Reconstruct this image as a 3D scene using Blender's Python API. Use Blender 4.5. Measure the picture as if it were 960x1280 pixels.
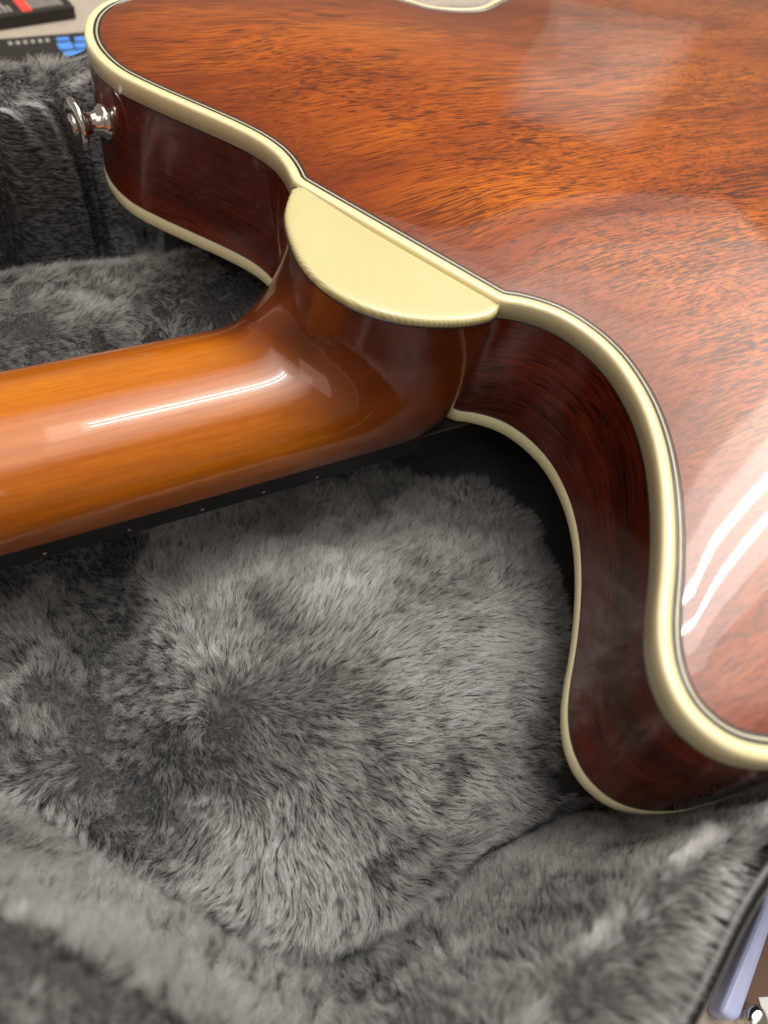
import bpy, bmesh, math, random
import numpy as np
from mathutils import Vector, Matrix
from mathutils.geometry import delaunay_2d_cdt

random.seed(4); rng = np.random.default_rng(7)
for o in list(bpy.data.objects): bpy.data.objects.remove(o)
S = bpy.context.scene; COL = S.collection
MM = 0.001                                   # everything below is written in millimetres

# ------------------------------------------------------------------ camera
cd = bpy.data.cameras.new('camera'); cam = bpy.data.objects.new('camera', cd); COL.objects.link(cam)
cd.sensor_fit = 'AUTO'; cd.sensor_width = 36.0; cd.lens = 36.0*850/1280
cd.clip_start = 0.004; cd.clip_end = 60
RIGHT = Vector((0.8743762, -0.4484590, 0.1853397)); DOWN = Vector((-0.2817572, -0.7801756, -0.5585149)); FWD = Vector((0.3950685, 0.4361314, -0.8085235))
m = Matrix((RIGHT, -DOWN, -FWD)).transposed().to_4x4()
m.translation = Vector((-82.71, -118.244, 96.19))*MM
cam.matrix_world = m
cd.dof.use_dof = True; cd.dof.focus_distance = 0.178; cd.dof.aperture_fstop = 12.5
S.camera = cam

# ------------------------------------------------------------------ light: a shop room with rows of ceiling tubes
W = bpy.data.worlds.new('World'); S.world = W; W.use_nodes = True
W.node_tree.nodes['Background'].inputs[0].default_value = (1.0, 0.86, 0.70, 1)
W.node_tree.nodes['Background'].inputs[1].default_value = 0.095
def area(name, loc, sx, sy, radiance, col=(1, 0.93, 0.82), aim=None):
    l = bpy.data.lights.new(name, 'AREA'); l.shape = 'RECTANGLE'; l.size = sx; l.size_y = sy
    l.energy = radiance*sx*sy*math.pi; l.color = col
    o = bpy.data.objects.new(name, l); COL.objects.link(o); o.location = loc
    if aim is not None:
        o.rotation_euler = (Vector(aim)-Vector(loc)).to_track_quat('-Z', 'Y').to_euler()
    return o
# ceiling lit by the tubes: broad and dim outside, brighter towards the rows
for k in range(7):
    u = k/6
    area('ceiling_fill', (2.7+.6*u, 1.25-.3*u, 4.80-.02*k), 9.6-4.4*u, 6.4-4.2*u, .24, (1, .955, .885))
for k in range(3):                                                                   # added dim panels, only to mirror as a pale patch in the back
    area('reflection_panel', (5.4+.02*k, 5.4, 2.7), 1.0+.25*k, 1.7+.4*k, .07, (1, .92, .82), aim=(0, 0, 0))
area('ceiling_fill', (-3.2, -2.6, 4.75), 5.0, 5.0, .42, (1, .955, .885))            # added fill lamp behind the camera, brightens binding faces and sides
for x0, x1, yc in ((0.05, 1.5, .93), (2.5, 6.1, 1.25)):
    for y in (yc-.15, yc+.15):
        area('ceiling_tube', ((x0+x1)/2, y, 4.4), x1-x0, 0.07, 26, (1, 0.96, 0.9))
    area('fixture_reflector', ((x0+x1)/2, yc, 4.45), x1-x0+.1, 0.9, 1.5, (1, 0.96, 0.9))
    area('fixture_glow', ((x0+x1)/2, yc, 4.5), x1-x0+.5, 1.5, .9, (1, 0.96, 0.9))
S.view_settings.view_transform = 'Standard'; S.view_settings.look = 'None'
S.view_settings.exposure = 1.3; S.view_settings.gamma = 1
S.render.engine = 'CYCLES'
S.cycles.use_denoising = True
S.cycles.max_bounces = 6; S.cycles.glossy_bounces = 5; S.cycles.transmission_bounces = 5; S.cycles.diffuse_bounces = 3; S.cycles.sample_clamp_indirect = 6

# ------------------------------------------------------------------ helpers
def sr(r, g, b):
    f = lambda c: (c/255/12.92) if c/255 <= .04045 else ((c/255+.055)/1.055)**2.4
    return (f(r), f(g), f(b), 1)
def mesh(name, V, F, mat, parent=None, smooth=True):
    me = bpy.data.meshes.new(name)
    me.from_pydata([tuple(np.asarray(v)*MM) for v in V], [], [tuple(int(i) for i in f) for f in F])
    me.update()
    if smooth: me.shade_smooth()
    o = bpy.data.objects.new(name, me); COL.objects.link(o)
    if mat: me.materials.append(mat)
    if parent: o.parent = parent
    return o
def empty(name, label, cat, loc=(0, 0, 0)):
    o = bpy.data.objects.new(name, None); COL.objects.link(o); o.location = Vector(loc)*MM
    o.empty_display_size = .01; o['label'] = label; o['category'] = cat
    return o
def child(o, p):
    o.parent = p; o.matrix_parent_inverse = Matrix.Translation(-p.location)
    return o
def sstep(t): t = np.clip(t, 0, 1); return t*t*(3-2*t)
def catmull(P, step, closed=False, corners=()):
    """smooth resample; corners = indices where the curve keeps a corner"""
    P = [np.array(p, float) for p in P]; n = len(P); out = []
    rngk = range(n if closed else n-1)
    for i in rngk:
        p1, p2 = P[i], P[(i+1) % n]
        p0 = P[(i-1) % n] if (closed or i > 0) else 2*p1-p2
        p3 = P[(i+2) % n] if (closed or i+2 < n) else 2*p2-p1
        if i in corners: p0 = 2*p1-p2
        if (i+1) % n in corners: p3 = 2*p2-p1
        k = max(1, int(round(np.linalg.norm(p2-p1)/step)))
        for j in range(k):
            t = j/k
            out.append(.5*((2*p1)+(-p0+p2)*t+(2*p0-5*p1+4*p2-p3)*t*t+(-p0+3*p1-3*p2+p3)*t**3))
    if not closed: out.append(P[-1])
    return np.array(out)
def resample(P, step):
    Q = np.vstack([P, P[:1]]); s = np.r_[0, np.cumsum(np.linalg.norm(np.diff(Q, axis=0), axis=1))]
    n = int(s[-1]/step); t = np.linspace(0, s[-1], n, endpoint=False)
    return np.c_[np.interp(t, s, Q[:, 0]), np.interp(t, s, Q[:, 1])]
def smooth_closed(P, it):
    for _ in range(it): P = .5*P+.25*(np.roll(P, 1, 0)+np.roll(P, -1, 0))
    return P
def normals(P):
    t = np.roll(P, -1, 0)-np.roll(P, 1, 0); t /= np.linalg.norm(t, axis=1)[:, None]
    return np.c_[t[:, 1], -t[:, 0]]          # outward for a counter-clockwise curve
def dist_poly(q, P):
    """distance of points q to closed polyline P"""
    a = P; b = np.roll(P, -1, 0); ab = b-a; L = (ab**2).sum(1)+1e-12
    out = np.full(len(q), 1e9)
    for i0 in range(0, len(q), 4000):
        qq = q[i0:i0+4000]
        t = np.clip(((qq[:, None]-a)*ab).sum(-1)/L, 0, 1)
        out[i0:i0+4000] = np.sqrt((((qq[:, None]-a)-ab*t[..., None])**2).sum(-1).min(1))
    return out
def inside(q, P):
    x, y = q[:, 0], q[:, 1]; r = np.zeros(len(q), bool)
    for (x1, y1), (x2, y2) in zip(P, np.roll(P, -1, 0)):
        c = ((y1 > y) != (y2 > y)); 
        if abs(y2-y1) > 1e-9: r ^= c & (x < (x2-x1)*(y-y1)/(y2-y1)+x1)
    return r
def sweep(name, P, N, profile, mat, parent, closed_profile=False):
    """profile: list of (inset, z); P closed outline"""
    rings = [np.c_[P-N*a, np.full(len(P), z)] for a, z in profile]
    n = len(P); V = np.vstack(rings); F = []
    K = len(profile)
    for k in range(K if closed_profile else K-1):
        k2 = (k+1) % K
        for i in range(n):
            j = (i+1) % n
            F.append((k*n+i, k*n+j, k2*n+j, k2*n+i))
    return mesh(name, V, F, mat, parent)
_lat = rng.random((6, 256, 256))
def vnoise(x, y, k=0):
    xi = np.floor(x).astype(int); yi = np.floor(y).astype(int); fx = x-xi; fy = y-yi
    fx = fx*fx*(3-2*fx); fy = fy*fy*(3-2*fy); L = _lat[k]
    g = lambda a, b: L[a & 255, b & 255]
    return (g(xi, yi)*(1-fx)+g(xi+1, yi)*fx)*(1-fy)+(g(xi, yi+1)*(1-fx)+g(xi+1, yi+1)*fx)*fy
def fbm(x, y, k=0):
    return (vnoise(x, y, k)+.5*vnoise(2.1*x+17, 2.1*y+5, k)+.25*vnoise(4.3*x+3, 4.3*y+31, k))/1.75

# ------------------------------------------------------------------ node materials
class NT:
    def __init__(s, name):
        s.m = bpy.data.materials.new(name); s.m.use_nodes = True; s.t = s.m.node_tree
        s.b = s.t.nodes['Principled BSDF']
    def n(s, typ, **kw):
        o = s.t.nodes.new(typ)
        for k, v in kw.items():
            if k in o.inputs: o.inputs[k].default_value = v
            else: setattr(o, k, v)
        return o
    def l(s, a, b): s.t.links.new(a, b)
    def coords(s, scale, rot=(0, 0, 0), src='Object'):
        tc = s.n('ShaderNodeTexCoord'); mp = s.n('ShaderNodeMapping')
        mp.inputs['Scale'].default_value = scale; mp.inputs['Rotation'].default_value = rot
        s.l(tc.outputs[src], mp.inputs['Vector']); return mp.outputs['Vector']
    def noise(s, vec, scale, detail=3, rough=.5, dist=0):
        o = s.n('ShaderNodeTexNoise'); o.inputs['Scale'].default_value = scale; o.inputs['Detail'].default_value = detail
        o.inputs['Roughness'].default_value = rough; o.inputs['Distortion'].default_value = dist
        s.l(vec, o.inputs['Vector']); return o.outputs['Fac']
    def ramp(s, fac, stops, interp='LINEAR'):
        o = s.n('ShaderNodeValToRGB'); o.color_ramp.interpolation = interp; e = o.color_ramp.elements
        while len(e) < len(stops): e.new(.5)
        for el, (p, c) in zip(e, stops):
            el.position = p; el.color = c if len(c) == 4 else (*c, 1)
        s.l(fac, o.inputs['Fac']); return o.outputs['Color']
    def mix(s, fac, a, b, mode='MIX'):
        o = s.n('ShaderNodeMix', data_type='RGBA', blend_type=mode)
        for sock, v in ((o.inputs[0], fac), (o.inputs[6], a), (o.inputs[7], b)):
            if hasattr(v, 'links'): s.l(v, sock)
            else: sock.default_value = v
        return o.outputs[2]
    def math(s, op, a, b=0., c=None):
        o = s.n('ShaderNodeMath', operation=op)
        for sock, v in zip(o.inputs, (a, b, c)):
            if v is None: continue
            if hasattr(v, 'links'): s.l(v, sock)
            else: sock.default_value = v
        return o.outputs[0]
    def bump(s, h, strength, dist):
        o = s.n('ShaderNodeBump'); o.inputs['Strength'].default_value = strength; o.inputs['Distance'].default_value = dist
        s.l(h, o.inputs['Height']); s.l(o.outputs['Normal'], s.b.inputs['Normal'])
    def set(s, **kw):
        for k, v in kw.items():
            k = k.replace('_', ' ')
            if hasattr(v, 'links'): s.l(v, s.b.inputs[k])
            else: s.b.inputs[k].default_value = v
def g(v): return (v, v, v, 1)

def plain(name, col, rough=.4, metal=0., **kw):
    t = NT(name); v = t.coords((1, 1, 1)); nz = t.noise(v, 180, 4)
    t.set(Base_Color=t.mix(nz, tuple(c*.85 for c in col[:3])+(1,), tuple(min(1, c*1.1) for c in col[:3])+(1,)), Roughness=rough, Metallic=metal, **kw)
    return t.m

def mahogany(name, light, mid, dark, pore, edge=None, burst=None, fleck=.5, along=False, wavy=.05):
    """lacquered mahogany, grain along X"""
    t = NT(name)
    warp = t.n('ShaderNodeVectorMath', operation='ADD')
    tc = t.n('ShaderNodeAttribute', attribute_name='grain') if along else t.n('ShaderNodeTexCoord')
    src = tc.outputs['Vector' if along else 'Object']
    wn = t.n('ShaderNodeTexNoise'); wn.inputs['Scale'].default_value = 9; wn.inputs['Detail'].default_value = 2
    t.l(src, wn.inputs['Vector'])
    sc = t.n('ShaderNodeVectorMath', operation='MULTIPLY'); sc.inputs[1].default_value = (.0, .02, .01)
    t.l(wn.outputs['Color'], sc.inputs[0]); t.l(src, warp.inputs[0]); t.l(sc.outputs[0], warp.inputs[1])
    def co(s):
        mp = t.n('ShaderNodeMapping'); mp.inputs['Scale'].default_value = s
        mp.inputs['Rotation'].default_value = (0, 0, math.radians(-4)); t.l(warp.outputs[0], mp.inputs['Vector']); return mp.outputs['Vector']
    bands = t.noise(co((8, 48, 48)), 1, 5, .58)                     # broad ribbons of light and dark
    col = t.ramp(bands, [(.3, dark), (.48, mid), (.7, light)])
    fine = t.noise(co((60, 900, 900)), 1, 3, .6)                    # fine fibre
    col = t.mix(t.math('MULTIPLY', t.ramp(fine, [(.35, g(1)), (.62, g(0))]), .45), col, dark)
    pr = t.noise(co((62, 2300, 2300)), 1, 2, .5)                   # short dark pores
    zone = t.noise(co((16, 60, 60)), 1, 2, .5)
    pm = t.ramp(t.math('ADD', pr, t.math('MULTIPLY', t.math('SUBTRACT', zone, .5), .35)), [(.525, g(0)), (.61, g(1))])
    col = t.mix(t.math('MULTIPLY', pm, .78), col, pore)
    p2 = t.ramp(t.noise(co((20, 1350, 1350)), 1, 3, .65), [(.54, g(0)), (.63, g(1))])     # longer, softer streaks
    col = t.mix(t.math('MULTIPLY', p2, .5), col, dark)
    fl = t.noise(co((430, 900, 900)), 1, 3, .6)                     # mottled flecks towards the lower half
    zf = t.noise(co((14, 22, 22)), 1, 2, .5)
    sx = t.n('ShaderNodeSeparateXYZ'); t.l(src, sx.inputs[0])
    zf = t.math('ADD', zf, t.math('MULTIPLY', t.math('SUBTRACT', t.math('SUBTRACT', sx.outputs[0], sx.outputs[1]), .045), 3.0))   # towards the lower bout only
    fm = t.math('MULTIPLY', t.ramp(fl, [(.53, g(0)), (.62, g(1))]), t.ramp(zf, [(.42, g(0)), (.62, g(1))]))
    col = t.mix(t.math('MULTIPLY', fm, fleck), col, pore)
    if burst is not None:                                            # sprayed dark shading towards the rim, stored as an attribute
        at = t.n('ShaderNodeAttribute', attribute_name='burst')
        col = t.mix(at.outputs['Fac'], col, t.mix(.75, col, burst))
    t.set(Base_Color=col, Roughness=.32, IOR=1.5, Specular_IOR_Level=.08)
    t.set(Coat_Weight=1.0, Coat_Roughness=.028, Coat_IOR=1.55)
    lump = t.noise(t.coords((1, 1, 1)), 34, 1, .5)
    bp = t.n('ShaderNodeBump'); bp.inputs['Strength'].default_value = wavy; bp.inputs['Distance'].default_value = .0006
    t.l(t.math('ADD', lump, t.math('MULTIPLY', pm, -.006)), bp.inputs['Height']); t.l(bp.outputs['Normal'], t.b.inputs['Coat Normal'])
    return t.m

M = {}
M['back'] = mahogany('mahogany_back', sr(204, 108, 10), sr(170, 80, 7), sr(108, 42, 5), sr(46, 16, 4), burst=sr(104, 38, 7))
M['side'] = mahogany('mahogany_side', sr(160, 60, 20), sr(116, 40, 16), sr(78, 25, 12), sr(18, 7, 5), fleck=.25, along=True, wavy=.015)

def neck_mat():
    t = NT('amber_lacquered_neck')
    v = t.coords((6, 90, 60)); bands = t.noise(v, 1, 4, .55)
    col = t.ramp(bands, [(.3, sr(152, 76, 6)), (.5, sr(178, 96, 10)), (.72, sr(198, 116, 20))])
    fine = t.noise(t.coords((50, 1400, 900)), 1, 3, .6)
    col = t.mix(t.math('MULTIPLY', t.ramp(fine, [(.4, g(1)), (.6, g(0))]), 0.26), col, sr(120, 50, 6))
    lf = t.noise(t.coords((260, 420, 420)), 1, 2, .5)
    col = t.mix(t.math('MULTIPLY', t.ramp(lf, [(.5, g(0)), (.7, g(1))]), .14), col, sr(140, 60, 6))
    at = t.n('ShaderNodeAttribute', attribute_name='burst')          # sprayed brown burst on the heel
    nz = t.noise(t.coords((40, 40, 40)), 1, 3, .5)
    f = t.math('ADD', at.outputs['Fac'], t.math('MULTIPLY', t.math('SUBTRACT', nz, .5), .18))
    col = t.mix(t.ramp(f, [(.0, g(0)), (.5, g(.72)), (1, g(1))]), col, t.ramp(bands, [(.3, sr(88, 34, 12)), (.7, sr(124, 54, 16))]))
    t.set(Base_Color=col, Roughness=.35, Specular_IOR_Level=.2, Coat_Weight=1.0, Coat_Roughness=.022, Coat_IOR=1.5)
    return t.m
M['neck'] = neck_mat()

def ivoroid(name, axis_rot, pitch, col=sr(240, 230, 190), col2=sr(231, 217, 168), rough=.25, bump=.15):
    """cream celluloid with fine parallel grain lines; lines run across the local x of the rotated coords"""
    t = NT(name)
    w = t.n('ShaderNodeTexWave', wave_type='BANDS', bands_direction='X'); w.inputs['Scale'].default_value = 1/(pitch*MM)/3.1
    w.inputs['Distortion'].default_value = .6; w.inputs['Detail'].default_value = 2; w.inputs['Detail Scale'].default_value = .15
    t.l(t.coords((1, 1, 1), axis_rot), w.inputs['Vector'])
    big = t.noise(t.coords((1, 1, 1)), 60, 3)
    f = t.math('ADD', t.math('MULTIPLY', w.outputs['Fac'], .75), t.math('MULTIPLY', big, .25))
    t.set(Base_Color=t.ramp(f, [(.15, col2), (.75, col)]), Roughness=.4, Coat_Weight=.5, Coat_Roughness=.08, Subsurface_Weight=.35, Subsurface_Radius=(1, .8, .5), Subsurface_Scale=.0015)
    if bump: t.bump(w.outputs['Fac'], bump, .0002)
    return t.m
M['binding'] = ivoroid('cream_grained_binding', (0, math.radians(90), 0), .9, bump=0)
CH = np.array([18.5+11.5, -23-32.]); CH /= np.linalg.norm(CH)
M['cap'] = ivoroid('cream_heel_cap', (0, 0, -math.atan2(-CH[0], CH[1])*0+math.radians(90)-math.atan2(CH[1], CH[0])), .85, col=sr(210, 199, 150), col2=sr(190, 176, 122), bump=.1)
M['cream'] = plain('cream_purfling', sr(196, 186, 160), .25, Coat_Weight=.8)
M['black'] = plain('black_purfling', sr(22, 16, 12), .3, Coat_Weight=.8)
M['ebony'] = plain('black_fretboard_wood', sr(18, 15, 14), .5)
M['dot'] = plain('pearl_dot', sr(150, 145, 132), .4)
M['chrome'] = plain('polished_nickel', sr(236, 232, 226), .1, 1.0)
M['top'] = mahogany('maple_top', sr(170, 90, 20), sr(140, 60, 10), sr(98, 36, 6), sr(42, 14, 5))

# ------------------------------------------------------------------ guitar outline (mm; X runs from neck to tail, Z out of the back)
OUT = [(18.5, -22.6), (22.8, -24.4), (29.3, -30.0), (33.2, -38.2), (34.3, -47.5), (32.3, -58.2), (28.2, -68.0), (22.2, -77.6),
       (15.2, -86.5), (7.8, -94.6), (1.0, -101.2), (-3.6, -106.6), (-6.5, -112.0), (-7.4, -117.6), (-6.0, -122.6), (-3.3, -126.4),
       (1.2, -129.6), (7, -132.2), (14, -134), (28, -136.5), (48, -137.5), (72, -134), (96, -131), (120, -132), (150, -139), (182, -153), (222, -171), (262, -180),
       (300, -176), (335, -158), (362, -125), (378, -80), (385, -30), (385, 30), (378, 80), (362, 125), (335, 158), (300, 176),
       (262, 182), (222, 176), (180, 164), (150, 153), (123, 140.5), (110, 133), (98.5, 130.6), (86, 132.2), (77, 138.5), (62, 146), (40, 150), (14, 149), (-10, 143.5),
       (-28.5, 134.2), (-37, 125.3), (-41.4, 115.5), (-43.1, 106.5), (-42.6, 97.5), (-39.8, 88.2), (-33.8, 79.1), (-26.5, 69.8),
       (-18.9, 60.2), (-13.8, 52.5), (-11.1, 45.5), (-10.6, 39), (-11.5, 32.0)]
nO = len(OUT)
O2 = catmull(OUT, 1.0, True, corners=(0, nO-1))
O2 = smooth_closed(resample(O2, 1.2), 3)
ON = normals(O2)
for _ in range(3): ON = .5*ON+.25*(np.roll(ON, 1, 0)+np.roll(ON, -1, 0))
ON /= np.linalg.norm(ON, axis=1)[:, None]

guitar = empty('electric_guitar', 'glossy reddish brown hollow-body guitar with cream binding lying face down in the plush case', 'guitar')
# binding on the back edge: 5 mm face, rounded shoulder
b = sweep('back_binding', O2, ON, [(0.5, -5.0), (0, -5.0), (0, -1.2), (.06, -.75), (.25, -.32), (.6, -.08), (1.1, 0), (2.5, 0), (2.5, -.5)], M['binding'], guitar)
sweep('purfling', O2, ON, [(2.5, -.4), (2.5, .02), (3.15, .02), (3.15, -.4)], M['black'], b)
sweep('purfling', O2, ON, [(3.15, -.4), (3.15, .02), (3.7, .02), (3.7, -.4)], M['cream'], b)
sweep('purfling', O2, ON, [(3.7, -.4), (3.7, .02), (4.35, .02), (4.35, -.4)], M['black'], b)
sweep('purfling', O2, ON, [(.5, -5.0), (.05, -5.02), (.05, -5.45), (.5, -5.45)], M['black'], b)
fb = sweep('front_binding', O2, ON, [(.5, -38.2), (0, -38.2), (0, -42.0), (.3, -42.7), (1.0, -43), (3, -43)], M['binding'], guitar)
sweep('purfling', O2, ON, [(.5, -37.8), (.05, -37.82), (.05, -38.2), (.5, -38.2)], M['black'], fb)
# sides
sweep('side_panel', O2, ON, [(.12, -37.9), (.12, -30), (.12, -20), (.12, -12), (.12, -5.3)], M['side'], guitar)

side = [o for o in guitar.children if o.name == 'side_panel'][0]
sl = np.r_[0, np.cumsum(np.linalg.norm(np.diff(O2, axis=0), axis=1))]
gv = np.zeros((len(side.data.vertices), 3), np.float32); nP = len(O2)
co_ = np.array([v.co[:] for v in side.data.vertices]); gv[:, 0] = np.tile(sl, len(co_)//nP)*MM; gv[:, 1] = co_[:, 2]; gv[:, 2] = .3
ga = side.data.attributes.new('grain', 'FLOAT_VECTOR', 'POINT'); ga.data.foreach_set('vector', gv.ravel())

# carved back plate: arched, with a slight recurve near the edge
def arch_plate(name, ring, sign, z0, height, mat, step=2.0):
    xs = np.arange(ring[:, 0].min(), ring[:, 0].max(), step); ys = np.arange(ring[:, 1].min(), ring[:, 1].max(), step)
    X, Y = np.meshgrid(xs, ys); q = np.c_[X.ravel(), Y.ravel()]
    ins = inside(q, ring); d = dist_poly(q, ring)
    # smooth arch: solve laplace-like membrane on the grid so that there is no crease on the medial line
    Dg = np.where(ins, d, 0).reshape(X.shape)
    h = (height-1.0)*(1-np.exp(-(Dg/66)**1.6))+1.0*(1-np.exp(-Dg/7.5))
    for _ in range(int(540/step**2)):
        hs = .2*(h+np.roll(h, 1, 0)+np.roll(h, -1, 0)+np.roll(h, 1, 1)+np.roll(h, -1, 1))
        w = np.clip((Dg-4)/20, 0, 1); h = h*(1-w)+hs*w
    keep = ins & (d > step*.6)
    # rings close to the edge for a clean recurve
    N = normals(ring); extra = []
    P = [Vector(p) for p in ring]; n = len(P)
    q2 = q[keep]; z2 = h.ravel()[keep]
    verts = P+[Vector(p) for p in q2]
    edges = [(i, (i+1) % n) for i in range(n)]
    vo, eo, fo, ov, oe, of = delaunay_2d_cdt(verts, edges, [], 1, 1e-4)
    Z = np.zeros(len(vo))
    for i, src in enumerate(ov):
        if src and src[0] >= n: Z[i] = z2[src[0]-n]
    V = [(v.x, v.y, z0+sign*z) for v, z in zip(vo, Z)]
    F = [f if sign > 0 else f[::-1] for f in fo]
    o = mesh(name, V, F, mat, guitar)
    vv = np.array([(v.x, v.y) for v in vo]); dd = dist_poly(vv, ring)
    a = o.data.attributes.new('burst', 'FLOAT', 'POINT')
    a.data.foreach_set('value', np.clip(1-dd/34, 0, 1)**1.4)
    return o
arch_plate('back_plate', (O2-ON*4.33), 1, 0.0, 9.0, M['back'])
arch_plate('top_plate', (O2-ON*2.9), -1, -43.0, 9.0, M['top'], 8.0)

# neck and heel: one lofted surface, sections turn from across the neck to across the heel
ST = [ # left end, right end, ridge
 ((-300, 22.0, -43), (-300, -22.6, -43), (-300, -3.5, -25.5)),
 ((-200, 23.2, -43), (-200, -23.6, -43), (-200, -3.6, -24.6)),
 ((-100, 24.6, -43), (-100, -24.6, -43), (-100, -3.6, -23.5)),
 ((-62, 25.2, -43), (-58, -24.6, -43), (-60, -3.6, -23.0)),
 ((-42, 25.7, -43), (-34, -24.6, -43), (-40, -3.9, -22.6)),
 ((-33, 26.2, -43), (-18, -24.6, -43), (-31, -4.3, -22.0)),
 ((-26, 27.2, -42.4), (-5, -24.6, -43), (-26.3, -4.9, -20.2)),
 ((-19.5, 29.0, -40), (6, -24.5, -42.4), (-23.6, -5.8, -16.6)),
 ((-14.6, 31.0, -32), (14, -24.0, -36), (-21.8, -6.6, -12.4)),
 ((-12.0, 31.8, -18), (17.6, -23.3, -21), (-20.8, -7.6, -7.6)),
 ((-11.6, 32.0, -8), (18.3, -23.0, -10), (-20.1, -8.1, -4.2)),
 ((-11.5, 32.0, -1.9), (18.5, -22.9, -1.9), (-19.9, -8.3, -1.9))]
arc = [(-11.6, 31.2), (-14.4, 27.4), (-17.3, 22.8), (-19.5, 18.0), (-21.3, 10.7), (-22.2, 2.0), (-20.9, -5.8), (-17.8, -12.2), (-12.6, -18.0),
       (-5.0, -22.8), (4.0, -25.6), (11.2, -26.2), (15.4, -25.2), (18.1, -22.7)]
def arc_points(n):
    A = catmull(arc[::-1], .4); s_ = np.r_[0, np.cumsum(np.linalg.norm(np.diff(A, axis=0), axis=1))]
    t = np.linspace(0, s_[-1], n); A = np.c_[np.interp(t, s_, A[:, 0]), np.interp(t, s_, A[:, 1])]
    c = np.array([2., 2.]); return c+(A-c)*.985
def loft_neck():
    ARC = arc_points(41)
    A = np.array(ST, float).reshape(len(ST), 9)
    fine = []
    for i in range(len(A)-1):
        p1, p2 = A[i], A[i+1]; p0 = A[i-1] if i else 2*p1-p2; p3 = A[i+2] if i+2 < len(A) else 2*p2-p1
        # chord-length (centripetal-like) tangents so unequal stations stay smooth
        d0 = np.linalg.norm(p1-p0); d1 = np.linalg.norm(p2-p1); d2 = np.linalg.norm(p3-p2)
        m1 = d1*((p1-p0)/d0*d1+(p2-p1)/d1*d0)/(d0+d1); m2 = d1*((p2-p1)/d1*d2+(p3-p2)/d2*d1)/(d1+d2)
        k = 10
        for j in range(k):
            t = j/k; t2 = t*t; t3 = t2*t
            fine.append((2*t3-3*t2+1)*p1+(t3-2*t2+t)*m1+(-2*t3+3*t2)*p2+(t3-t2)*m2)
    fine.append(A[-1]); fine = np.array(fine)
    for _ in range(14): fine[1:-1] = .5*fine[1:-1]+.25*(fine[2:]+fine[:-2])
    NP = 41; ph = np.linspace(-math.pi/2, math.pi/2, NP); V = []; B = []
    for r in fine:
        L, R_, K = r[:3], r[3:6], r[6:]; Mi = (L+R_)/2
        w = float(sstep((K[2]+19.5)/16.5))
        for p, ap in zip(ph, ARC):
            e = Mi+math.sin(p)*(L-Mi)+math.cos(p)*(K-Mi)
            a3 = np.array([ap[0], ap[1], (L[2]+R_[2])/2*(1-math.cos(p))+K[2]*math.cos(p)])
            V.append(e*(1-w)+a3*w)
        kx, kz = K[0], K[2]
        for p in ph:
            s = np.clip((kx+42+9*max(0, math.sin(p)))/20, 0, 1)
            e = .55*max(0, (abs(p)-1.18)/.39)**1.5
            B.append(np.clip(max(s**1.6*.95, e*.45), 0, 1))
    F = []; n = len(fine)
    for i in range(n-1):
        for j in range(NP-1):
            F.append((i*NP+j, (i+1)*NP+j, (i+1)*NP+j+1, i*NP+j+1))
    o = mesh('neck', V, F, M['neck'], guitar)
    a = o.data.attributes.new('burst', 'FLOAT', 'POINT'); a.data.foreach_set('value', np.array(B, dtype=np.float32))
    return o, np.array(V).reshape(n, NP, 3)
neck, NV = loft_neck()

# heel cap
def heel_cap():
    A = catmull(arc, .5); c = np.array([0., 2.])
    cb = [A[-1]+(A[0]-A[-1])*t for t in np.linspace(0, 1, 60)[1:-1]]
    ring = np.vstack([A, np.array(cb)])
    Nn = normals(ring[::-1])[::-1]; Nn = Nn if ((ring-c)*Nn).sum() > 0 else -Nn
    nA = len(A); edge = np.r_[np.ones(nA), np.zeros(len(ring)-nA)]
    for _ in range(10): edge = .5*edge+.25*(np.roll(edge, 1)+np.roll(edge, -1))
    s_ = np.cumsum(np.r_[0, np.linalg.norm(np.diff(ring, axis=0), axis=1)])
    prof = [(0.12, -2.1), (0, -1.7), (.06, -1.1), (.3, -.62), (.75, -.34), (1.5, -.22), (3.2, -.16)]
    rings = []
    ribs = .05*np.sin(((ring@CH))/0.62*2*math.pi*.5)*edge        # the stacked layers show as ribs along the rounded edge
    for k, (a, z) in enumerate(prof):
        zz = np.full(len(ring), z) - (1-edge)*(.35 if k > 2 else 0)
        rings.append(np.c_[ring-Nn*((a*edge+.15*(1-edge)*k)[:, None])+Nn*(ribs*(1 if 1 <= k <= 4 else 0))[:, None], zz])
    n = len(ring); V = [tuple(v) for r in rings for v in r]; F = []
    for k in range(len(prof)-1):
        for i in range(n):
            j = (i+1) % n; F.append((k*n+i, k*n+j, (k+1)*n+j, (k+1)*n+i))
    last = rings[-1]; F.append(tuple(range((len(prof)-1)*n, len(prof)*n)))
    # orientation
    o = mesh('heel_cap', V, F, M['cap'], guitar)
    bm = bmesh.new(); bm.from_mesh(o.data); bmesh.ops.recalc_face_normals(bm, faces=bm.faces); 
    bmesh.ops.triangulate(bm, faces=[f for f in bm.faces if len(f.verts) > 4]); bm.to_mesh(o.data); bm.free(); o.data.shade_smooth()
    r0 = np.c_[ring+Nn*.12, np.full(n, -2.05)]; r1 = np.c_[ring+Nn*.12, np.full(n, -2.45)]; r2 = np.c_[ring-Nn*.6, np.full(n, -2.05)]
    V = np.vstack([r2, r0, r1]); F = []
    for k in range(2):
        for i in range(n):
            j = (i+1) % n; F.append((k*n+i, k*n+j, (k+1)*n+j, (k+1)*n+i))
    mesh('purfling', V, F, M['black'], o)
heel_cap()

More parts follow.
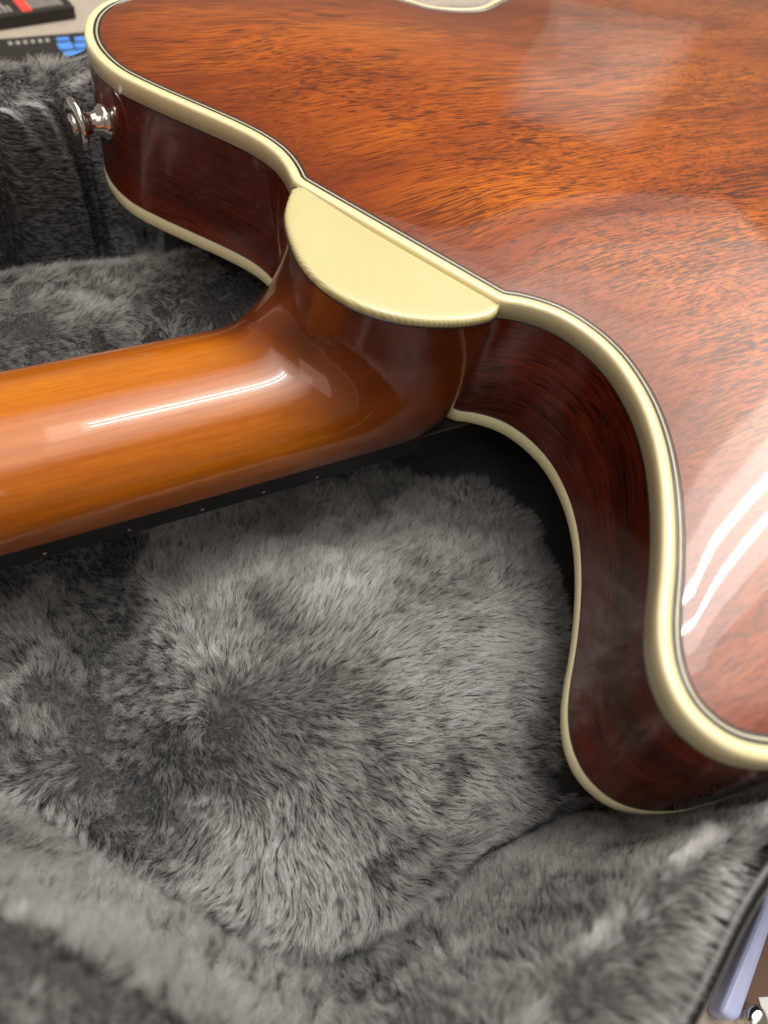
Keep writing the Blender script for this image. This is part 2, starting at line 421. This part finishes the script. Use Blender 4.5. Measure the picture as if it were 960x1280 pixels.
# fretboard under the neck, side dots, frets
def box_mesh(x0, x1, ya0, yb0, ya1, yb1, z0, z1):
    V = [(x0, ya0, z0), (x1, ya1, z0), (x1, yb1, z0), (x0, yb0, z0), (x0, ya0, z1), (x1, ya1, z1), (x1, yb1, z1), (x0, yb0, z1)]
    F = [(0, 3, 2, 1), (4, 5, 6, 7), (0, 1, 5, 4), (1, 2, 6, 5), (2, 3, 7, 6), (3, 0, 4, 7)]
    return V, F
fbd = mesh('fretboard', *box_mesh(-300, 60, -22.7, 22.2, -24.75, 25.6, -50.2, -43.02), M['ebony'], guitar, smooth=False)
bv = fbd.modifiers.new('bevel', 'BEVEL'); bv.width = .0006; bv.segments = 2
def disc(name, c, r, depth, axis, mat, parent, n=14):
    c = np.array(c, float); a = np.array(axis, float); a /= np.linalg.norm(a)
    u = np.cross(a, (0, 0, 1)) if abs(a[2]) < .9 else np.cross(a, (1, 0, 0)); u /= np.linalg.norm(u); v = np.cross(a, u)
    V = []
    for d, rr in ((-depth, r), (depth*.6, r), (depth, r*.7)):
        for k in range(n):
            t = 2*math.pi*k/n; V.append(c+a*d+rr*(u*math.cos(t)+v*math.sin(t)))
    F = []
    for k in range(2):
        for i in range(n): F.append((k*n+i, k*n+(i+1) % n, (k+1)*n+(i+1) % n, (k+1)*n+i))
    F.append(tuple(range(2*n, 3*n)))
    return mesh(name, V, F, mat, parent)
for x in (-91.7, -73, -55.3, -39.3, -24.3):
    yy = -24.75+(60-x)/360*2.05
    disc('side_dot', (x, yy, -48.0), .45, .1, (0, -1, 0), M['dot'], fbd)
for k in range(14):
    x = -17+(-1)*17.5*k*(1+.012*k)
    if x < -295: break
    hw = 24.75+(x-60)/360*2.05-1.5
    V, F = box_mesh(x-.6, x+.6, -hw, hw, -hw, hw, -51.1, -50.15); mesh('fret', V, F, M['chrome'], fbd, smooth=False)

# strap button on the horn
def lathe(name, prof, base, axis, mat, parent, n=28):
    base = np.array(base, float); a = np.array(axis, float); a /= np.linalg.norm(a)
    u = np.cross(a, (0, 0, 1)); u /= np.linalg.norm(u); v = np.cross(a, u); V = []; F = []
    for r, d in prof:
        for k in range(n):
            t = 2*math.pi*k/n; V.append(base+a*d+r*(u*math.cos(t)+v*math.sin(t)))
    for k in range(len(prof)-1):
        for i in range(n): F.append((k*n+i, k*n+(i+1) % n, (k+1)*n+(i+1) % n, (k+1)*n+i))
    F.append(tuple(range((len(prof)-1)*n, len(prof)*n)))
    return mesh(name, V, F, mat, parent)
AX = (-1, -.16, .04)
sb = lathe('strap_button', [(4.8, -.6), (4.8, .5), (4.3, 1.0), (3.4, 1.8), (2.9, 3.2), (2.8, 4.6), (3.3, 5.8), (4.6, 6.7), (6.2, 7.1), (6.9, 7.5), (7.05, 8.1), (6.8, 8.7), (6.0, 9.1), (4.2, 9.3), (3.6, 9.0), (3.0, 9.0)], (-42.9, 98.5, -18.4), AX, M['chrome'], guitar)
lathe('screw_head', [(3.0, 8.7), (3.0, 9.5), (2.2, 10.0), (1.0, 10.2)], (-42.9, 98.5, -18.4), AX, M['chrome'], sb)

# ------------------------------------------------------------------ guitar case
INNER = [(14, -141), (-11, -136), (-27, -137.5), (-43, -140), (-61, -140), (-79, -133.5), (-95, -112.5), (-112, -92.5), (-130, -70), (-180, -60), (-250, -55), (-312, -50),
         (-322, 0), (-312, 70), (-250, 88), (-160, 104), (-110, 114), (-72, 122), (-52, 127), (-45, 134), (-33, 146), (-10, 154), (40, 159), (75, 149), (98, 141), (121, 151), (180, 173), (222, 186), (262, 192), (302, 187),
         (342, 168), (372, 132), (390, 84), (396, 30), (396, -30), (390, -84), (372, -130), (342, -165), (302, -186), (262, -190), (218, -180), (180, -163), (150, -149), (120, -142), (96, -141), (72, -143), (48, -145), (28, -142)]
OUTER = [(60, -154), (30, -147.5), (12, -142), (-2.4, -142.8), (-15.6, -146), (-25, -149.5), (-60, -157), (-90, -150), (-130, -128), (-190, -105), (-260, -92), (-345, -85), (-352, 0), (-345, 105), (-260, 120), (-170, 135), (-110, 146),
         (-70, 146), (-42, 146), (-10, 176), (40, 184), (120, 184), (180, 198), (222, 212), (262, 217), (312, 212), (360, 188), (394, 145), (414, 90), (421, 30), (421, -30), (414, -90), (394, -145), (360, -185), (312, -205), (262, -205), (215, -195), (160, -175), (110, -162)]
INN = smooth_closed(resample(catmull(INNER[::-1], 3, True), 3), 10)
OUTP = smooth_closed(resample(catmull(OUTER[::-1], 4, True), 4), 4)
if ((INN*normals(INN)).sum() < 0): INN = INN[::-1]
if ((OUTP*normals(OUTP)).sum() < 0): OUTP = OUTP[::-1]
def gau(x, y, cx, cy, sx, sy): return np.exp(-((x-cx)/sx)**2-((y-cy)/sy)**2)
def height(q, dI=None, insI=None):
    x, y = q[:, 0], q[:, 1]
    s = dist_poly(q, INN)*np.where(inside(q, INN), 1, -1)
    rim = -12+(-13)*sstep((y+60)/140)
    floor = -74+0*x
    floor += 19*gau(x, y, -30, -72, 54, 46)-3                       # the padded mound under the near cutaway
    floor -= 9*gau(x, y, -88, -58, 13, 45)                         # the hollow beside it
    floor += 24*sstep((y-12)/46)*(1-sstep((y-79)/16))*sstep((60-x)/40)*np.clip(1-.0*x, 0, 1)   # far pad with a crest
    floor -= 13*np.exp(-((y+2)/29)**2)*sstep((50-x)/30)
    floor += 2.2*(fbm(x/22, y/22, 1)-.5)*2
    floor -= np.where(y < 0, 8*np.exp(-((s-14.)/2.0)**2), 5*np.exp(-((s-8.)/2.6)**2))
    floor -= 13*sstep((y-90)/10)*(x < -20)
    wall = np.where(y < 0, 14., 5.5)
    t = 1-np.clip(s/wall, 0, 1)
    prof = np.where(y < 0, .40*sstep(t/.72)+.60*sstep((t-.68)/.22), sstep(t)**.8)
    z = floor+(rim-floor)*np.where(s > 0, prof, 1)
    out = np.clip(-s, 0, 60)
    z = z+np.where(s < 0, 3.0*np.sin(np.clip(out/14, 0, 1)*math.pi*.5)-.006*np.clip(out-12, 0, 60)**2, 0)
    z += np.where(s < 4, 1.6*(fbm(x/15, y/15, 2)-.5)*2, 0)
    return z, s
case = empty('guitar_case', 'black guitar case lined with thick silver-grey plush, open around the guitar', 'guitar case', (30, 0, -104))
GX = np.arange(-356, 426, 2.5); GY = np.arange(-210, 222, 2.5)
XX, YY = np.meshgrid(GX, GY); Q = np.c_[XX.ravel(), YY.ravel()]
insO = inside(Q, OUTP); dO = dist_poly(Q, OUTP)
HZ, HS = height(Q)
edge_drop = np.where(insO, np.clip(4-dO, 0, 4)**2*.25, 0)
HZ = HZ-edge_drop
def lining():
    idx = -np.ones(len(Q), int); keep = insO & (dO > 1.2)
    idx[keep] = np.arange(keep.sum()); nx = len(GX); F = []
    I = idx.reshape(XX.shape)
    a = I[:-1, :-1]; b_ = I[:-1, 1:]; c = I[1:, 1:]; d = I[1:, :-1]
    ok = (a >= 0) & (b_ >= 0) & (c >= 0) & (d >= 0)
    F = np.stack([a[ok], b_[ok], c[ok], d[ok]], 1)
    V = np.c_[Q[keep], HZ[keep]]
    return V, F
t = NT('plush_backing'); t.set(Base_Color=t.mix(t.noise(t.coords((1, 1, 1)), 400, 3), g(.035), g(.07)), Roughness=.95, Specular_IOR_Level=.1); M['backing'] = t.m
LV, LF = lining()
lin = child(mesh('plush_lining', LV, LF, M['backing']), case)
# shell and edge trim
ONn = normals(OUTP); zr = height(OUTP)[0]
M['shell'] = plain('black_case_vinyl', sr(22, 22, 24), .45); M['trim'] = plain('black_case_edge', sr(12, 12, 13), .35)
def ring_obj(name, offs, mat):
    n = len(OUTP); V = []; F = []
    for a, zz in offs:
        V.append(np.c_[OUTP+ONn*a, zz if np.ndim(zz) else np.full(n, zz)])
    V = np.vstack(V)
    for k in range(len(offs)-1):
        for i in range(n):
            j = (i+1) % n; F.append((k*n+i, k*n+j, (k+1)*n+j, (k+1)*n+i))
    return child(mesh(name, V, F, mat), case)
zt = smooth_closed(np.c_[zr, zr], 30)[:, 0]-3
ring_obj('edge_trim', [(-2.2, zt-3), (-2.0, zt+1.6), (-.6, zt+2.6), (.8, zt+2.4), (1.6, zt+1.4), (1.8, zt-7), (1.4, zt-7.4)], M['trim'])
n = len(OUTP)
sh = ring_obj('case_shell', [(1.5, zt-6), (1.5, -98), (0.5, -102), (-3, -103.5), (-30, -103.8)], M['shell'])

# plush pile: individual hairs combed over the lining
def pile():
    x0, x1, y0, y1 = -340, 300, -205, 215
    nx = 6; N = 7200000
    q = np.c_[rng.uniform(x0, x1, N), rng.uniform(y0, y1, N)]
    # bilinear height, gradient and masks from the grid
    def samp(A, q):
        fx = (q[:, 0]-GX[0])/2.5; fy = (q[:, 1]-GY[0])/2.5
        ix = np.clip(fx.astype(int), 0, len(GX)-2); iy = np.clip(fy.astype(int), 0, len(GY)-2); u = fx-ix; v = fy-iy
        return (A[iy, ix]*(1-u)+A[iy, ix+1]*u)*(1-v)+(A[iy+1, ix]*(1-u)+A[iy+1, ix+1]*u)*v
    H = HZ.reshape(XX.shape); gy, gx = np.gradient(H, 2.5)
    SG = HS.reshape(XX.shape); DOg = np.where(insO, dO, -dO).reshape(XX.shape)
    gi = inside(Q, O2-ON*10).reshape(XX.shape).astype(float)
    sx, sy = samp(gx, q), samp(gy, q); area_ = np.sqrt(1+sx**2+sy**2)
    keep = (samp(DOg, q) > 3.8) & (samp(gi, q) < .5)
    near = np.exp(-0*q[:, 0])
    far_ = np.maximum(sstep((-130-q[:, 0])/60), sstep((q[:, 0]-120)/60))                  # thinner sowing far from the open cutaways
    p = np.clip(area_/3.2, 0, 1)*keep*(1-.78*far_)
    q = q[rng.random(N) < p]; N = len(q)
    x, y = q[:, 0], q[:, 1]
    z = samp(H, q); sx, sy = samp(gx, q), samp(gy, q); s = samp(SG, q)
    nrm = np.c_[-sx, -sy, np.ones(N)]; nrm /= np.linalg.norm(nrm, axis=1)[:, None]
    # combing direction
    f = np.c_[x+70, y+70]; f /= (np.linalg.norm(f, axis=1)[:, None]+1.5); lf_ = sstep((-x-62)/16)[:, None]; f = f*(1-.7*lf_)+np.array([-.25, -.55])*.7*lf_              # whorl on the mound
    far = sstep((y-10)/20)[:, None]; f = f*(1-far)+np.array([.55, -.75])*far
    rimw = sstep((-s+2)/6)[:, None]; near_ = (y < 0)[:, None]
    f = f*(1-rimw)+np.where(near_, np.array([.25, -.75]), np.array([.2, -.8]))*rimw
    a = ((fbm(x/26, y/26, 0)-.5)*5.0+(fbm(x/7, y/7, 3)-.5)*2.2)*(1-.75*gau(x, y, -25, -74, 44, 46))
    ca, sa = np.cos(a), np.sin(a); f = np.c_[f[:, 0]*ca-f[:, 1]*sa, f[:, 0]*sa+f[:, 1]*ca]
    f3 = np.c_[f, np.zeros(N)]; f3 -= nrm*(f3*nrm).sum(1)[:, None]
    lay = .3+1.9*sstep((fbm(x/15+9, y/15, 4)-.33)/.30)                                               # how flat the nap lies, in patches
    mm_ = gau(x, y, -40, -72, 46, 44); lay = lay*(1-.85*mm_)+1.9*.85*mm_; fp = .6*sstep((y-30)/15)*(s > 6); lay = lay*(1-fp)+1.6*fp
    do = samp(DOg, q); band = sstep((11-do)/4)*(y < 0)                                # near rim: flat outer band, upright inside it
    lay = lay*(1-band)+2.3*band; up_ = (y < 0)*sstep((3-s)/5)*(1-band); lay = lay*(1-up_)+up_*(.1+1.9*sstep((fbm(x/5+3, y/5+8, 3)-.36)/.28))
    fb = np.c_[.45+0*x, -.85+0*x, 0*x]; fb -= nrm*(fb*nrm).sum(1)[:, None]; f3 = f3*(1-band[:, None])+fb*band[:, None]
    # tufts
    cl = 1.5
    jx = vnoise(x/cl, y/cl, 5)-.5; jy = vnoise(x/cl+40, y/cl+11, 5)-.5
    jx += 1.1*(vnoise(x/.55, y/.55+7, 1)-.5); jy += 1.1*(vnoise(x/.55+3, y/.55, 2)-.5)
    d = nrm*1.0+f3*lay[:, None]*1.25+np.c_[jx, jy, 0*jx]*1.3+rng.normal(0, .16, (N, 3))
    d /= np.linalg.norm(d, axis=1)[:, None]
    L = rng.uniform(2.4, 3.9, N)*(.8+.5*fbm(x/12, y/12+50, 2)); L *= 1-.3*sstep((12-s)/5)*(s > -3); L *= 1-.5*np.exp(-((s-14)/2.5)**2)*(y < 0)
    K = 4; tt = np.linspace(0, 1, K)
    pit = sstep((fbm(x/8+70, y/8+20, 0)-.56)/.10)*(1-.97*mm_)*(s > -2)                     # crushed spots where the pile parts
    L *= 1-.25*pit; d = d*(1-.45*pit[:, None])+nrm*.45*pit[:, None]
    root = np.c_[x, y, z-.3]
    up = nrm*.9+d*.25; up /= np.linalg.norm(up, axis=1)[:, None]
    pts = np.empty((N, K, 3))
    for k, u in enumerate(tt):
        pts[:, k] = root+(up*(u*(1-u)*.9)[..., None] if False else up*(u-.5*u*u)*1.0*L[:, None]*.5)+d*((.35*u+.65*u*u)*L)[:, None]
    cv = bpy.data.hair_curves.new('plush_pile'); cv.add_curves([K]*N)
    cv.attributes['position'].data.foreach_set('vector', (pts*MM).astype(np.float32).ravel())
    r = cv.attributes.get('radius') or cv.attributes.new('radius', 'FLOAT', 'POINT')
    rad = np.array([.05, .054, .046, .012])[None]*(1+1.2*np.maximum(sstep((-130-x)/60), sstep((x-120)/60)))[:, None]
    r.data.foreach_set('value', (rad*MM).astype(np.float32).ravel())
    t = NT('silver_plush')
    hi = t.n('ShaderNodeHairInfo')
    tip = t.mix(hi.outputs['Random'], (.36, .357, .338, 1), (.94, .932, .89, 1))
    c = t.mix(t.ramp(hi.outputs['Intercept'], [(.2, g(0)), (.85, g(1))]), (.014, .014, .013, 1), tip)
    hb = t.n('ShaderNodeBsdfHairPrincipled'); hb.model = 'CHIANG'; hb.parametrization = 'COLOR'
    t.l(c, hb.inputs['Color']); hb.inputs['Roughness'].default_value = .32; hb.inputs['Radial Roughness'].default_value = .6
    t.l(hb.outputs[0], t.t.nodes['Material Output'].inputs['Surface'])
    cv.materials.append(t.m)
    o = bpy.data.objects.new('plush_pile', cv); COL.objects.link(o); o['kind'] = 'stuff'
    o.parent = lin; o.matrix_parent_inverse = lin.matrix_world.inverted()
    bpy.context.view_layer.update()
    o.matrix_parent_inverse = lin.matrix_world.inverted()
    print('hairs', N)
bpy.context.view_layer.update()
pile()

# ------------------------------------------------------------------ counter and the things on it
M['table'] = plain('grey_counter_top', sr(168, 156, 142), .45)
V, F = box_mesh(-700, 900, -500, 900, -500, 900, -134, -104.2)
tb = mesh('counter', V, F, M['table'], smooth=False); tb['label'] = 'beige grey counter top under the guitar case'; tb['category'] = 'counter'
bv = tb.modifiers.new('bevel', 'BEVEL'); bv.width = .004; bv.segments = 3
def slab(name, corners, z0, z1, mat, parent=None):
    c = [np.array(p, float) for p in corners]; k = len(c)
    V = [(*p, z0) for p in c]+[(*p, z1) for p in c]
    F = [tuple(range(k))[::-1], tuple(range(k, 2*k))]+[(i, (i+1) % k, k+(i+1) % k, k+i) for i in range(k)]
    o = mesh(name, V, F, mat, parent, smooth=False)
    bm = bmesh.new(); bm.from_mesh(o.data); bmesh.ops.recalc_face_normals(bm, faces=bm.faces); bm.to_mesh(o.data); bm.free()
    return o
def frame_pts(o, ax, ay, pts): return [np.array(o)+np.array(ax)*u+np.array(ay)*v for u, v in pts]
def unit(v): v = np.array(v, float); return v/np.linalg.norm(v)
M['pack'] = plain('black_card', sr(34, 30, 28), .4); M['red'] = plain('red_print', sr(215, 62, 50), .5); M['grey_print'] = plain('grey_print', sr(150, 144, 136), .5)
M['blue'] = plain('blue_print', sr(70, 135, 215), .5); M['pale'] = plain('pale_print', sr(190, 185, 178), .5)
# black packet with the red stripe
p1 = empty('printed_packet', 'black packet with a red stripe lying on the counter behind the case', 'packet', (-30, 385, -104))
o0 = np.array((1., 377.)); ax = unit((-42, -14)); ay = unit((-2, 16))
def quad(u0, u1, v0, v1, sk=0.): return frame_pts(o0, ax, ay, [(u0, v0), (u1, v0), (u1+sk, v1), (u0+sk, v1)])
child(slab('packet_body', quad(0, 130, 0, 80), -104.15, -98, M['pack']), p1)
child(slab('red_stripe', quad(25, 31, 3, 70, 2), -98.02, -97.9, M['red']), p1)
for k in range(9):
    child(slab('print_line', quad(5+k*2.3, 6.2+k*2.3, 5, 14+(k*7) % 9, 1), -98.02, -97.92, M['grey_print']), p1)
for k in range(8):
    child(slab('print_line', quad(36+k*3, 37.4+k*3, 5, 13+(k*5) % 8, 1), -98.02, -97.92, M['grey_print']), p1)
# dark packet with blue print
p2 = empty('printed_packet', 'dark packet with bright blue print lying between the case and the red-striped packet', 'packet', (-20, 325, -104))
o0 = np.array((6., 349.)); ax = unit((-48, -8)); ay = unit((0, -1))
child(slab('packet_body', quad(0, 62, 0, 60), -104.15, -99, M['pack']), p2)
for u, v, a, c in ((7, 5, 7, 5), (8, 12, 8, 6), (17, 4, 7, 4), (17, 10, 8, 8), (7, 20, 17, 8)):
    child(slab('blue_print', quad(u, u+a, v, v+c), -99.02, -98.9, M['blue']), p2)
for k in range(6):
    child(slab('print_line', quad(28+k*4, 30+k*4, 4, 8), -99.02, -98.9, M['grey_print']), p2)

# things by the near edge of the case
M['lav'] = plain('lavender_plastic', sr(176, 184, 222), .45); M['white'] = plain('white_paper', sr(214, 214, 216), .6); M['brown'] = plain('brown_wood', sr(92, 62, 40), .5)
bar = slab('plastic_bar', [(23.5, -179.8), (25, -182.7), (27.6, -183.6), (52, -172.6), (80, -158), (78, -152), (52, -168.5)], -104.1, -97, M['lav'])
bar['label'] = 'pale lavender plastic bar lying beside the near corner of the case'; bar['category'] = 'bar'
bv = bar.modifiers.new('bevel', 'BEVEL'); bv.width = .0014; bv.segments = 3
sheet = slab('paper_sheet', [(39, -184.5), (13.8, -238.5), (94.8, -276.3), (120, -222.3)], -103.15, -102.9, M['white'])
sheet['label'] = 'white paper sheet on the counter at the bottom right corner'; sheet['category'] = 'paper'
board = slab('wooden_board', [(36, -190), (119.7, -156.7), (112.3, -138.1), (28.6, -171.4)], -104.15, -103.2, M['brown'])
board['label'] = 'dark brown wooden piece between the lavender bar and the white sheet'; board['category'] = 'board'
knob = lathe('metal_knob', [(3.4, 0), (3.4, 1.2), (2.4, 2.0), (2.4, 3.4), (3.2, 4.2), (3.0, 5.4), (1.8, 6.2)], (33, -186.4, -104.2), (0.02, 0.0, 1), M['chrome'], None)
knob['label'] = 'small shiny metal knob beside the end of the lavender bar'; knob['category'] = 'knob'
